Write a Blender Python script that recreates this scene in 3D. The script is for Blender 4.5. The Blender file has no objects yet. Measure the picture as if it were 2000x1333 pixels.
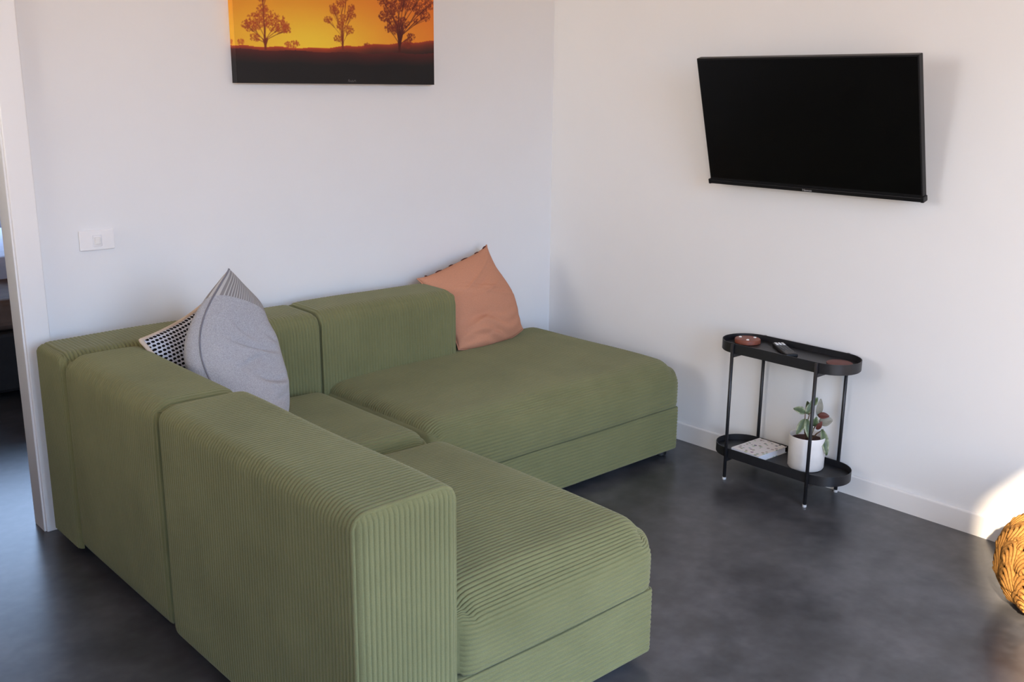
import bpy, bmesh, math, random
import numpy as np
from mathutils import Vector, Matrix, noise

random.seed(7)
rng = np.random.default_rng(7)
S = bpy.context.scene
COL = S.collection

# ------------------------------------------------------------------ camera
cam_d = bpy.data.cameras.new('camera')
cam = bpy.data.objects.new('camera', cam_d)
COL.objects.link(cam)
cam_d.sensor_width = 36.0
cam_d.lens = 36.0 * 1971.9 / 2000.0
cam_d.clip_start = 0.05
FW = Vector((0.6532027, 0.71656925, -0.24465229))
RT = Vector((0.74047951, -0.6720224, 0.00871695))
UP = Vector((0.15816552, 0.18685395, 0.96957169))
M = Matrix(((RT.x, UP.x, -FW.x, -3.5387), (RT.y, UP.y, -FW.y, -3.6028), (RT.z, UP.z, -FW.z, 1.5661), (0, 0, 0, 1)))
cam.matrix_world = M
S.camera = cam

# ------------------------------------------------------------------ view
S.view_settings.view_transform = 'Standard'
S.view_settings.look = 'None'
S.view_settings.gamma = 1.0
S.view_settings.use_curve_mapping = False
S.view_settings.exposure = 0.13

# ------------------------------------------------------------------ world: clear evening sky
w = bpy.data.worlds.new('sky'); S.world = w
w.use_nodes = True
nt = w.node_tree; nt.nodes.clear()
o = nt.nodes.new('ShaderNodeOutputWorld'); b = nt.nodes.new('ShaderNodeBackground')
tc = nt.nodes.new('ShaderNodeTexCoord'); sx = nt.nodes.new('ShaderNodeSeparateXYZ'); rp = nt.nodes.new('ShaderNodeValToRGB')
nt.links.new(tc.outputs['Generated'], sx.inputs[0])
hz = nt.nodes.new('ShaderNodeMapRange'); nt.links.new(sx.outputs['Z'], hz.inputs[0]); hz.inputs[1].default_value = -1.0; hz.inputs[2].default_value = 1.0
nt.links.new(hz.outputs[0], rp.inputs[0])
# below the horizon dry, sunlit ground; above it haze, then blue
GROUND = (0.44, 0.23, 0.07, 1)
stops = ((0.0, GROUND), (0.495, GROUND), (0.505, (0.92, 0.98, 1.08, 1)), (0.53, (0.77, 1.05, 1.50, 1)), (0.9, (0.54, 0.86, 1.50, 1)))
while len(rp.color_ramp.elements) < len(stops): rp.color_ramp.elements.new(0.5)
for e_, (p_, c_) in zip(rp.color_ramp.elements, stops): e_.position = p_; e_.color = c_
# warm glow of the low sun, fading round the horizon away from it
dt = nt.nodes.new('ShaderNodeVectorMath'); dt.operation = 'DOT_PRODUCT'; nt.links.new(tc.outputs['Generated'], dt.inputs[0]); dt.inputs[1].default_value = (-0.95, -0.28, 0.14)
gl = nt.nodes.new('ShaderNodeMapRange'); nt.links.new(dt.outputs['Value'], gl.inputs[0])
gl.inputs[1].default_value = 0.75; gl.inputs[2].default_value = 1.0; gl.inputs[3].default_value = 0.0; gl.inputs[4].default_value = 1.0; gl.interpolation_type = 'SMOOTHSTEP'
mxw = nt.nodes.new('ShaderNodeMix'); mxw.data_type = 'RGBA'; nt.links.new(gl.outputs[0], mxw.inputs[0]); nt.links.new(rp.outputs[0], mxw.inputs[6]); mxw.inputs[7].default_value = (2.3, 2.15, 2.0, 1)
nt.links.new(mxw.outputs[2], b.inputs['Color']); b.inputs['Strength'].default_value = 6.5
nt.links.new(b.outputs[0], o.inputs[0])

# ------------------------------------------------------------------ sun: low, from behind and left of the camera
sd = bpy.data.lights.new('sun', 'SUN'); so = bpy.data.objects.new('sun', sd); COL.objects.link(so)
SUN_EL = math.radians(28.0); SUN_AZ = math.atan2(0.45, 0.89)
sdir = Vector((math.cos(SUN_AZ) * math.cos(SUN_EL), math.sin(SUN_AZ) * math.cos(SUN_EL), -math.sin(SUN_EL)))
so.rotation_euler = sdir.to_track_quat('-Z', 'Y').to_euler()
so.location = (-12, -9, 6)
sd.energy = 19.0; sd.color = (1.0, 0.80, 0.58); sd.angle = math.radians(1.4)

# light portals in the window openings (they only guide the sampling of the sky)
def portal(name, loc, rot, sx_, sy_):
    l = bpy.data.lights.new(name, 'AREA'); l.shape = 'RECTANGLE'; l.size = sx_; l.size_y = sy_
    l.cycles.is_portal = True
    ob = bpy.data.objects.new(name, l); COL.objects.link(ob); ob.location = loc; ob.rotation_euler = rot

XL, YF, ZC = -6.2, -4.4, 3.2           # left wall, front wall, ceiling
WIN_F = (-2.85, -1.10, 0.0, 2.75)     # front glazing x0,x1,z0,z1
WIN_D = (-4.49, -3.72, 0.0, 2.80)     # front glazed door, left of the glazing
WIN_L = (-1.32, -0.06, 0.90, 2.92)       # left window y0,y1,z0,z1
WIN_B = (-2.6, -0.9, 0.75, 2.05)      # bedroom window x0,x1,z0,z1
BY = 4.0                              # bedroom far wall
portal('front_portal', ((WIN_F[0] + WIN_F[1]) / 2, YF - 0.02, (WIN_F[2] + WIN_F[3]) / 2), (math.radians(90), 0, 0), WIN_F[1] - WIN_F[0], WIN_F[3] - WIN_F[2])
portal('door_portal', ((WIN_D[0] + WIN_D[1]) / 2, YF - 0.02, (WIN_D[2] + WIN_D[3]) / 2), (math.radians(90), 0, 0), WIN_D[1] - WIN_D[0], WIN_D[3] - WIN_D[2])
portal('left_portal', (XL - 0.02, (WIN_L[0] + WIN_L[1]) / 2, (WIN_L[2] + WIN_L[3]) / 2), (0, math.radians(-90), 0), WIN_L[3] - WIN_L[2], WIN_L[1] - WIN_L[0])
portal('bedroom_portal', ((WIN_B[0] + WIN_B[1]) / 2, BY + 0.02, (WIN_B[2] + WIN_B[3]) / 2), (math.radians(-90), 0, 0), WIN_B[1] - WIN_B[0], WIN_B[3] - WIN_B[2])

# ================================================================== materials
def srgb(r, g, b_):
    f = lambda c: (c / 255 / 12.92) if c / 255 <= 0.04045 else ((c / 255 + 0.055) / 1.055) ** 2.4
    return (f(r), f(g), f(b_), 1.0)

class NT:
    def __init__(s, name):
        s.m = bpy.data.materials.new(name); s.m.use_nodes = True
        s.t = s.m.node_tree; s.t.nodes.clear()
        s.out = s.n('ShaderNodeOutputMaterial'); s.p = s.n('ShaderNodeBsdfPrincipled')
        s.l(s.p.outputs[0], s.out.inputs[0])
    def n(s, k, **kw):
        x = s.t.nodes.new(k)
        for a, v in kw.items(): setattr(x, a, v)
        return x
    def l(s, a, b_): s.t.links.new(a, b_)
    def set(s, **kw):
        for k, v in kw.items(): s.p.inputs[k.replace('_', ' ')].default_value = v
    def coord(s, which='Object'): return s.n('ShaderNodeTexCoord').outputs[which]
    def noise(s, vec, scale, detail=4, rough=0.55):
        x = s.n('ShaderNodeTexNoise'); s.l(vec, x.inputs['Vector'])
        x.inputs['Scale'].default_value = scale; x.inputs['Detail'].default_value = detail; x.inputs['Roughness'].default_value = rough
        return x.outputs['Fac']
    def ramp(s, fac, stops, interp='LINEAR'):
        x = s.n('ShaderNodeValToRGB'); s.l(fac, x.inputs[0]); cr = x.color_ramp; cr.interpolation = interp
        while len(cr.elements) < len(stops): cr.elements.new(0.5)
        for e, (p, c) in zip(cr.elements, stops):
            e.position = p; e.color = c if len(c) == 4 else (*c, 1)
        return x.outputs[0]
    def math(s, op, a, b_=None, c=None):
        x = s.n('ShaderNodeMath', operation=op)
        for i, v in enumerate((a, b_, c)):
            if v is None: continue
            if isinstance(v, (int, float)): x.inputs[i].default_value = v
            else: s.l(v, x.inputs[i])
        return x.outputs[0]
    def mix(s, fac, a, b_):
        x = s.n('ShaderNodeMix', data_type='RGBA')
        for sock, v in ((x.inputs[0], fac), (x.inputs[6], a), (x.inputs[7], b_)):
            if isinstance(v, (int, float, tuple)): sock.default_value = v
            else: s.l(v, sock)
        return x.outputs[2]
    def bump(s, h, strength, dist):
        x = s.n('ShaderNodeBump'); s.l(h, x.inputs['Height'])
        x.inputs['Strength'].default_value = strength; x.inputs['Distance'].default_value = dist
        s.l(x.outputs[0], s.p.inputs['Normal'])

MAT = {}
def simple(name, col, rough=0.5, var=0.06, scale=30, bump=0.0, metal=0.0, spec=0.5):
    m = NT(name); v = m.coord()
    f = m.noise(v, scale, 3)
    c0 = tuple(max(0, c * (1 - var)) for c in col[:3]); c1 = tuple(min(1, c * (1 + var)) for c in col[:3])
    m.l(m.ramp(f, [(0.3, c0), (0.7, c1)]), m.p.inputs['Base Color'])
    m.set(Roughness=rough, Metallic=metal); m.p.inputs['Specular IOR Level'].default_value = spec
    if bump: m.bump(m.noise(v, scale * 6, 3), 0.4, bump)
    MAT[name] = m.m; return m.m

simple('wall_paint', (0.80, 0.80, 0.80), 0.62, 0.008, 3, 0.0004, spec=0.3)
simple('ceiling_paint', (0.82, 0.80, 0.77), 0.7, 0.01, 3)
simple('trim_paint', (0.82, 0.81, 0.80), 0.32, 0.008, 5)
simple('black_metal', (0.012, 0.012, 0.014), 0.42, 0.15, 60, 0.0002)
simple('foot_rubber', (0.55, 0.55, 0.55), 0.5)
simple('black_plastic', (0.008, 0.008, 0.009), 0.38, 0.1, 40, spec=0.22)
simple('leather', srgb(128, 66, 46), 0.5, 0.12, 60, 0.0004)
simple('leather_dark', srgb(104, 52, 44), 0.55, 0.12, 60, 0.0004)
simple('stud_white', (0.85, 0.83, 0.80), 0.3, 0.02)
simple('button_white', (0.75, 0.75, 0.76), 0.4, 0.02)
simple('button_dark', (0.05, 0.05, 0.055), 0.4, 0.05)
simple('switch_plastic', (0.84, 0.83, 0.83), 0.28, 0.01)
simple('pot_ceramic', (0.74, 0.71, 0.68), 0.5, 0.05, 18, 0.0006)
simple('soil', srgb(60, 28, 20), 0.9, 0.3, 90, 0.003)
simple('stem', srgb(96, 70, 48), 0.6, 0.15)
simple('page_paper', (0.78, 0.78, 0.82), 0.7, 0.03, 200)
simple('bed_dark', (0.012, 0.011, 0.012), 0.7, 0.2)
simple('bed_brown', srgb(110, 90, 78), 0.9, 0.2, 12)
simple('bed_white', (0.62, 0.62, 0.72), 0.9, 0.05, 12)
simple('window_frame_paint', (0.03, 0.03, 0.032), 0.4, 0.05)
simple('blocker_brown', (0.30, 0.17, 0.085), 0.6, 0.2, 8)  # brown of the added light blocker, for a warm bounce
simple('logo_grey', (0.35, 0.35, 0.36), 0.3, 0.02)
simple('foot_black', (0.008, 0.008, 0.008), 0.5, 0.05)

def mk_floor():
    m = NT('polished_concrete'); v = m.coord()
    big = m.noise(v, 1.6, 2, 0.5); mid = m.noise(v, 6.0, 3, 0.5); fine = m.noise(v, 22, 2, 0.5)
    a = m.math('MULTIPLY_ADD', mid, 0.5, m.math('MULTIPLY', big, 0.35)); a = m.math('MULTIPLY_ADD', fine, 0.25, a)
    m.l(m.ramp(a, [(0.40, (0.036, 0.036, 0.039)), (0.55, (0.066, 0.066, 0.070)), (0.72, (0.112, 0.111, 0.117))]), m.p.inputs['Base Color'])
    m.set(Roughness=0.29)
    MAT['floor'] = m.m
mk_floor()

def mk_cord():
    m = NT('green_corduroy'); v = m.coord()
    f = m.noise(v, 5, 4); g = m.noise(v, 420, 2, 0.7)
    a = m.math('MULTIPLY_ADD', g, 0.5, m.math('MULTIPLY', f, 0.5))
    m.l(m.ramp(a, [(0.3, (0.147, 0.147, 0.064)), (0.7, (0.210, 0.208, 0.095))]), m.p.inputs['Base Color'])
    m.set(Roughness=0.9); m.p.inputs['Specular IOR Level'].default_value = 0.15
    m.p.inputs['Sheen Weight'].default_value = 0.25; m.p.inputs['Sheen Roughness'].default_value = 0.5
    m.p.inputs['Sheen Tint'].default_value = (0.85, 0.86, 0.70, 1)
    m.bump(g, 0.5, 0.0012)
    MAT['cord'] = m.m
mk_cord()

def mk_grey():
    m = NT('grey_woven'); uv = m.coord('UV'); v = m.coord()
    sx = m.n('ShaderNodeSeparateXYZ'); m.l(uv, sx.inputs[0])
    u_, v_ = sx.outputs[0], sx.outputs[1]
    st = m.math('SINE', m.math('MULTIPLY', u_, 2 * math.pi * 46))
    band = m.math('GREATER_THAN', v_, 0.845)
    wv = m.math('MULTIPLY', m.math('SINE', m.math('MULTIPLY', u_, 900)), m.math('SINE', m.math('MULTIPLY', v_, 900)))
    f = m.noise(v, 300, 2)
    base = m.ramp(m.math('MULTIPLY_ADD', wv, 0.2, f), [(0.25, srgb(146, 144, 146)), (0.75, srgb(178, 177, 180))])
    bandc = m.ramp(st, [(0.35, srgb(132, 128, 126)), (0.65, srgb(176, 172, 168))])
    m.l(m.mix(band, base, bandc), m.p.inputs['Base Color'])
    m.set(Roughness=0.92); m.p.inputs['Specular IOR Level'].default_value = 0.1
    m.bump(m.math('ADD', m.math('MULTIPLY', st, band), m.math('MULTIPLY', wv, 0.4)), 0.35, 0.0015)
    MAT['grey_fabric'] = m.m
mk_grey()

def mk_dots():
    m = NT('dotted_weave'); uv = m.coord('UV')
    sx = m.n('ShaderNodeSeparateXYZ'); m.l(uv, sx.inputs[0])
    u_, v_ = sx.outputs[0], sx.outputs[1]
    NU, NV = 26.0, 24.0
    vv = m.math('MULTIPLY', v_, NV); row = m.math('FLOOR', vv)
    uu = m.math('ADD', m.math('MULTIPLY', u_, NU), m.math('MULTIPLY', m.math('MODULO', row, 2.0), 0.5))
    fu = m.math('SUBTRACT', m.math('FRACT', uu), 0.5); fv = m.math('SUBTRACT', m.math('FRACT', vv), 0.5)
    r2 = m.math('ADD', m.math('MULTIPLY', m.math('POWER', m.math('ABSOLUTE', fu), 2.0), 1.0), m.math('MULTIPLY', m.math('POWER', m.math('ABSOLUTE', fv), 2.0), 1.5))
    dot = m.math('LESS_THAN', m.math('ADD', m.math('SQRT', r2), m.math('MULTIPLY', m.math('SUBTRACT', m.noise(uv, 60, 2), 0.5), 0.3)), 0.40)
    m.l(m.mix(dot, srgb(196, 196, 202), srgb(20, 17, 18)), m.p.inputs['Base Color'])
    m.set(Roughness=0.95); m.p.inputs['Specular IOR Level'].default_value = 0.1
    m.bump(m.ramp(m.math('SQRT', r2), [(0.2, (1, 1, 1)), (0.45, (0, 0, 0))]), 0.7, 0.004)
    MAT['dots'] = m.m
mk_dots()
simple('cream_cloth', srgb(206, 186, 166), 0.95, 0.04, 300, 0.0006, spec=0.1)
simple('terracotta_cloth', srgb(196, 140, 112), 0.95, 0.05, 220, 0.0008, spec=0.1)
simple('stitch_dark', srgb(92, 52, 44), 0.9, 0.1)
simple('grey_piping', srgb(120, 118, 124), 0.9, 0.05, spec=0.1)

def mk_yarn():
    m = NT('ochre_yarn'); v = m.coord()
    f = m.noise(v, 160, 3)
    m.l(m.ramp(f, [(0.3, srgb(138, 96, 48)), (0.7, srgb(166, 122, 66))]), m.p.inputs['Base Color'])
    m.set(Roughness=0.9); m.p.inputs['Specular IOR Level'].default_value = 0.1
    m.bump(f, 0.6, 0.002)
    MAT['yarn'] = m.m
mk_yarn()

def mk_screen():
    m = NT('tv_screen'); v = m.coord(); f = m.noise(v, 3, 2)
    m.l(m.ramp(f, [(0.3, (0.0022, 0.0022, 0.0024)), (0.7, (0.003, 0.003, 0.003))]), m.p.inputs['Base Color'])
    m.set(Roughness=0.32); m.p.inputs['Specular IOR Level'].default_value = 0.12
    MAT['screen'] = m.m
mk_screen()

def mk_leaf():
    m = NT('variegated_leaf'); uv = m.coord('UV'); v = m.coord()
    sx = m.n('ShaderNodeSeparateXYZ'); m.l(uv, sx.inputs[0])
    e = m.math('MULTIPLY', m.math('ABSOLUTE', m.math('SUBTRACT', sx.outputs[0], 0.5)), 2.0)
    f = m.noise(v, 70, 4)
    k = m.math('MULTIPLY_ADD', f, 0.8, m.math('MULTIPLY', e, 0.6))
    m.l(m.ramp(k, [(0.35, srgb(62, 80, 52)), (0.74, srgb(92, 108, 76)), (1.0, srgb(160, 164, 138))]), m.p.inputs['Base Color'])
    m.set(Roughness=0.45)
    MAT['leaf'] = m.m
mk_leaf()
simple('leaf_pale', srgb(134, 132, 120), 0.5, 0.15, 60)
simple('leaf_red', srgb(96, 50, 42), 0.5, 0.15, 60)

def mk_cover():
    m = NT('book_cover'); v = m.coord()
    vo = m.n('ShaderNodeTexVoronoi'); m.l(v, vo.inputs['Vector']); vo.inputs['Scale'].default_value = 48
    d = m.math('ADD', vo.outputs['Distance'], m.math('MULTIPLY', m.noise(v, 160, 3), 0.45))
    mask = m.math('LESS_THAN', d, 0.55)
    tint = m.n('ShaderNodeHueSaturation'); m.l(vo.outputs['Color'], tint.inputs['Color'])
    tint.inputs['Saturation'].default_value = 0.45; tint.inputs['Value'].default_value = 0.55
    m.l(m.mix(mask, srgb(226, 220, 216), tint.outputs[0]), m.p.inputs['Base Color'])
    m.set(Roughness=0.45)
    MAT['cover'] = m.m
mk_cover()

# ================================================================== helpers
def link(ob, parent=None):
    COL.objects.link(ob)
    if parent is not None: ob.parent = parent
    return ob

def mesh_np(name, V, F, mat, parent=None, smooth=True):
    me = bpy.data.meshes.new(name)
    V = np.asarray(V, dtype=np.float32)
    if isinstance(F, np.ndarray):
        n = len(F); k = F.shape[1]
        me.vertices.add(len(V)); me.vertices.foreach_set('co', V.ravel())
        me.loops.add(n * k); me.loops.foreach_set('vertex_index', F.astype(np.int32).ravel())
        me.polygons.add(n); me.polygons.foreach_set('loop_start', np.arange(0, n * k, k, dtype=np.int32))
        me.update(calc_edges=True)
    else:
        me.from_pydata([tuple(map(float, v)) for v in V], [], F)
    me.validate()
    if smooth: me.polygons.foreach_set('use_smooth', np.ones(len(me.polygons), dtype=bool))
    for mt in (mat if isinstance(mat, (list, tuple)) else [mat]): me.materials.append(MAT[mt])
    return link(bpy.data.objects.new(name, me), parent)

def bm_obj(name, bm, mat, parent=None, smooth=False):
    me = bpy.data.meshes.new(name); bmesh.ops.recalc_face_normals(bm, faces=bm.faces); bm.to_mesh(me); bm.free()
    for p in me.polygons: p.use_smooth = smooth
    for mt in (mat if isinstance(mat, (list, tuple)) else [mat]): me.materials.append(MAT[mt])
    return link(bpy.data.objects.new(name, me), parent)

def add_box(bm, lo, hi, bev=0.0, seg=2):
    r = bmesh.ops.create_cube(bm, size=1.0)
    c = [(a + b_) / 2 for a, b_ in zip(lo, hi)]; s = [b_ - a for a, b_ in zip(lo, hi)]
    for v in r['verts']: v.co = Vector((v.co.x * s[0] + c[0], v.co.y * s[1] + c[1], v.co.z * s[2] + c[2]))
    if bev:
        es = list({e for v in r['verts'] for e in v.link_edges})
        bmesh.ops.bevel(bm, geom=es, offset=bev, segments=seg, profile=0.5, affect='EDGES')

def box(name, lo, hi, mat, parent=None, bev=0.0, seg=2):
    bm = bmesh.new(); add_box(bm, lo, hi, bev, seg); return bm_obj(name, bm, mat, parent)

def struct(ob): ob['kind'] = 'structure'; return ob
def tag(ob, label, cat, group=None):
    ob['label'] = label; ob['category'] = cat
    if group: ob['group'] = group
    return ob
def empty(name, loc):
    e = bpy.data.objects.new(name, None); e.empty_display_size = 0.1; e.location = loc; COL.objects.link(e); return e
def adopt(root):
    """children were built in world coordinates: shift them into the root's frame"""
    bpy.context.view_layer.update()
    inv = root.matrix_world.inverted()
    for c in root.children: c.matrix_parent_inverse = inv

def tube(name, pts, rad, mat, parent=None, seg=12, caps=True):
    V, F = tube_vf(pts, rad, seg, caps)
    return mesh_np(name, V, F, mat, parent)
def tube_vf(pts, rad, seg=12, caps=True, closed=False):
    pts = [Vector(p) for p in pts]; n = len(pts); V = []; F = []
    rads = rad if isinstance(rad, (list, tuple)) else [rad] * n
    prev = None
    for i, p in enumerate(pts):
        a = pts[(i - 1) % n] if (closed or i > 0) else p; c = pts[(i + 1) % n] if (closed or i < n - 1) else p
        t = (c - a).normalized()
        if prev is None:
            x = t.orthogonal().normalized()
        else:
            x = (prev - t * prev.dot(t)); x = x.normalized() if x.length > 1e-6 else t.orthogonal().normalized()
        prev = x; y = t.cross(x)
        for k in range(seg):
            an = 2 * math.pi * k / seg
            V.append(p + (x * math.cos(an) + y * math.sin(an)) * rads[i])
    m = n if closed else n - 1
    for i in range(m):
        j = (i + 1) % n
        for k in range(seg):
            l = (k + 1) % seg
            F.append((i * seg + k, i * seg + l, j * seg + l, j * seg + k))
    if caps and not closed:
        F.append(tuple(range(seg - 1, -1, -1))); F.append(tuple((n - 1) * seg + k for k in range(seg)))
    return V, F

def lathe(name, prof, c, mat, parent=None, seg=40, smooth=True):
    V = []; F = []
    for r, z in prof:
        for k in range(seg):
            a = 2 * math.pi * k / seg; V.append((c[0] + r * math.cos(a), c[1] + r * math.sin(a), c[2] + z))
    for i in range(len(prof) - 1):
        for k in range(seg):
            l = (k + 1) % seg; F.append((i * seg + k, i * seg + l, (i + 1) * seg + l, (i + 1) * seg + k))
    F.append(tuple(range(seg - 1, -1, -1))); F.append(tuple((len(prof) - 1) * seg + k for k in range(seg)))
    ob = mesh_np(name, V, F, mat, parent, smooth)
    if smooth: autosmooth(ob)
    return ob
def autosmooth(ob, ang=40):
    me = ob.data; bm = bmesh.new(); bm.from_mesh(me)
    for e in bm.edges:
        if len(e.link_faces) == 2 and e.calc_face_angle(0) > math.radians(ang): e.smooth = False
    bm.to_mesh(me); bm.free()

# ================================================================== the setting
def wall_boxes(name, boxes, mat='wall_paint'):
    bm = bmesh.new()
    for lo, hi in boxes: add_box(bm, lo, hi)
    return struct(bm_obj(name, bm, mat))

JX, JD = -2.522, 0.094      # door reveal and wall thickness
DX0, DZ = -3.40, 2.06       # other side and head of the doorway
struct(box('floor', (XL - 0.2, YF - 0.2, -0.12), (0.12, BY + 0.2, 0.0), 'floor'))
struct(box('ceiling', (XL - 0.2, YF - 0.2, ZC), (0.12, BY + 0.2, ZC + 0.1), 'ceiling_paint'))
wall_boxes('wall_back', [((JX + 0.016, 0, 0), (0, JD, ZC)), ((XL, 0, 0), (DX0 - 0.016, JD, ZC)), ((DX0 - 0.016, 0, DZ + 0.016), (JX + 0.016, JD, ZC))])
wall_boxes('wall_right', [((0, YF - 0.15, 0), (0.12, BY + 0.2, ZC))])
wall_boxes('wall_left', [((XL - 0.15, YF - 0.15, 0), (XL, WIN_L[0], ZC)), ((XL - 0.15, WIN_L[1], 0), (XL, BY + 0.2, ZC)), ((XL - 0.15, WIN_L[0], WIN_L[3]), (XL, WIN_L[1], ZC)), ((XL - 0.15, WIN_L[0], 0), (XL, WIN_L[1], WIN_L[2]))])
wall_boxes('wall_front', [((XL, YF - 0.15, 0), (WIN_D[0], YF, ZC)), ((WIN_D[1], YF - 0.15, 0), (WIN_F[0], YF, ZC)), ((WIN_D[0], YF - 0.15, WIN_D[3]), (WIN_D[1], YF, ZC)), ((WIN_F[1], YF - 0.15, 0), (0, YF, ZC)), ((WIN_F[0], YF - 0.15, WIN_F[3]), (WIN_F[1], YF, ZC))])
wall_boxes('wall_bedroom', [((XL, BY, 0), (WIN_B[0], BY + 0.15, ZC)), ((WIN_B[1], BY, 0), (0, BY + 0.15, ZC)), ((WIN_B[0], BY, 0), (WIN_B[1], BY + 0.15, WIN_B[2])), ((WIN_B[0], BY, WIN_B[3]), (WIN_B[1], BY + 0.15, ZC))])

struct(box('light_blocker', (-4.28, -2.35, 0.0), (-4.18, -0.02, 1.30), 'blocker_brown', None, 0.004))  # unseen low screen, added to keep left window light off sofa and floor

# door lining + architrave
tr = struct(empty('trim_1', (JX, 0, 0)))
box('jamb_lining', (JX, -0.006, 0), (JX + 0.016, JD, DZ), 'trim_paint', tr, 0.002)
box('architrave', (JX + 0.006, -0.018, 0), (JX + 0.087, -0.0005, DZ + 0.08), 'trim_paint', tr, 0.004, 3)
box('jamb_lining', (DX0 - 0.016, -0.006, 0), (DX0, JD, DZ), 'trim_paint', tr, 0.002)
box('architrave', (DX0 - 0.087, -0.018, 0), (DX0 - 0.006, -0.0005, DZ + 0.08), 'trim_paint', tr, 0.004, 3)
box('head_lining', (DX0 - 0.016, -0.006, DZ), (JX + 0.016, JD, DZ + 0.016), 'trim_paint', tr, 0.002)
box('head_architrave', (DX0 - 0.006, -0.018, DZ + 0.006), (JX + 0.006, -0.0005, DZ + 0.08), 'trim_paint', tr, 0.004, 3)
adopt(tr)

# skirting boards
def skirting(name, lo, hi, axis):
    bm = bmesh.new(); add_box(bm, lo, hi)
    es = [e for e in bm.edges if all(abs(v.co.z - hi[2]) < 1e-5 for v in e.verts)]
    bmesh.ops.bevel(bm, geom=es, offset=0.006, segments=3, profile=0.5, affect='EDGES')
    return struct(bm_obj(name, bm, 'trim_paint'))
skirting('baseboard_right', (-0.0145, YF + 0.02, 0.0), (-0.0005, -0.0005, 0.082), 1)
skirting('baseboard_back', (JX + 0.088, -0.0145, 0.0), (-0.015, -0.0005, 0.082), 0)
skirting('baseboard_left', (XL + 0.0005, YF + 0.02, 0.0), (XL + 0.0145, -0.02, 0.082), 1)

# glazing frames (out of the photograph's view)
def frame(name, axis, pos, a0, a1, z0, z1, nm):
    r = struct(empty(name, (0, 0, 0))); t = 0.05
    def bar(a, b_, c, d_):
        if axis == 'y': box('frame_bar', (a, pos - 0.12, c), (b_, pos - 0.05, d_), 'window_frame_paint', r, 0.003)
        else: box('frame_bar', (pos - 0.12, a, c), (pos - 0.05, b_, d_), 'window_frame_paint', r, 0.003)
    bar(a0, a1, z1 - t, z1); bar(a0, a1, z0, z0 + 0.03)
    for i in range(nm + 1):
        x = a0 + (a1 - a0 - t) * i / nm; bar(x, x + t, z0 + 0.03, z1 - t)
frame('window_1', 'y', YF, WIN_F[0], WIN_F[1], WIN_F[2], WIN_F[3], 2)
frame('door_1', 'y', YF, WIN_D[0], WIN_D[1], WIN_D[2], WIN_D[3], 1)
frame('window_3', 'x', XL, WIN_L[0], WIN_L[1], WIN_L[2], WIN_L[3], 2)
frame('window_2', 'y', BY + 0.15, WIN_B[0], WIN_B[1], WIN_B[2], WIN_B[3], 2)

# ================================================================== sofa
PITCH = 0.0134
def axis_samples(L, ribs, n, r):
    """-> positions in [-L/2, L/2], rib profile value (0..1) per sample"""
    if ribs:
        k = max(1, round(L / PITCH)); p = L / k
        ph = [0, .11, .32, .68, .89] if ribs >= 5 else [0, .17, .5, .83]
        hv = [0, .70, 1.0, 1.0, .70] if ribs >= 5 else [0, .85, 1.0, .85]
        pos = [(-L / 2 + (i + f) * p) for i in range(k) for f in ph] + [L / 2]
        val = hv * k + [0]
        return np.array(pos), np.array(val, float)
    r = min(r, L * 0.45)
    a = np.concatenate([np.linspace(-L / 2, -L / 2 + r, 7)[:-1], np.linspace(-L / 2 + r, L / 2 - r, n), np.linspace(L / 2 - r, L / 2, 7)[1:]])
    return a, np.ones(len(a))

def round2d(A, B, ha, hb, r):
    u = np.abs(A) - (ha - r); v = np.abs(B) - (hb - r)
    m = (u > 0) & (v > 0)
    uu = np.where(m, u, 1.0); vv = np.where(m, v, 1.0)
    rad = np.maximum(uu, vv); ln = np.sqrt(uu ** 2 + vv ** 2)
    A2 = np.where(m, np.sign(A) * ((ha - r) + rad * uu / ln), A)
    B2 = np.where(m, np.sign(B) * ((hb - r) + rad * vv / ln), B)
    return A2, B2

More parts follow.
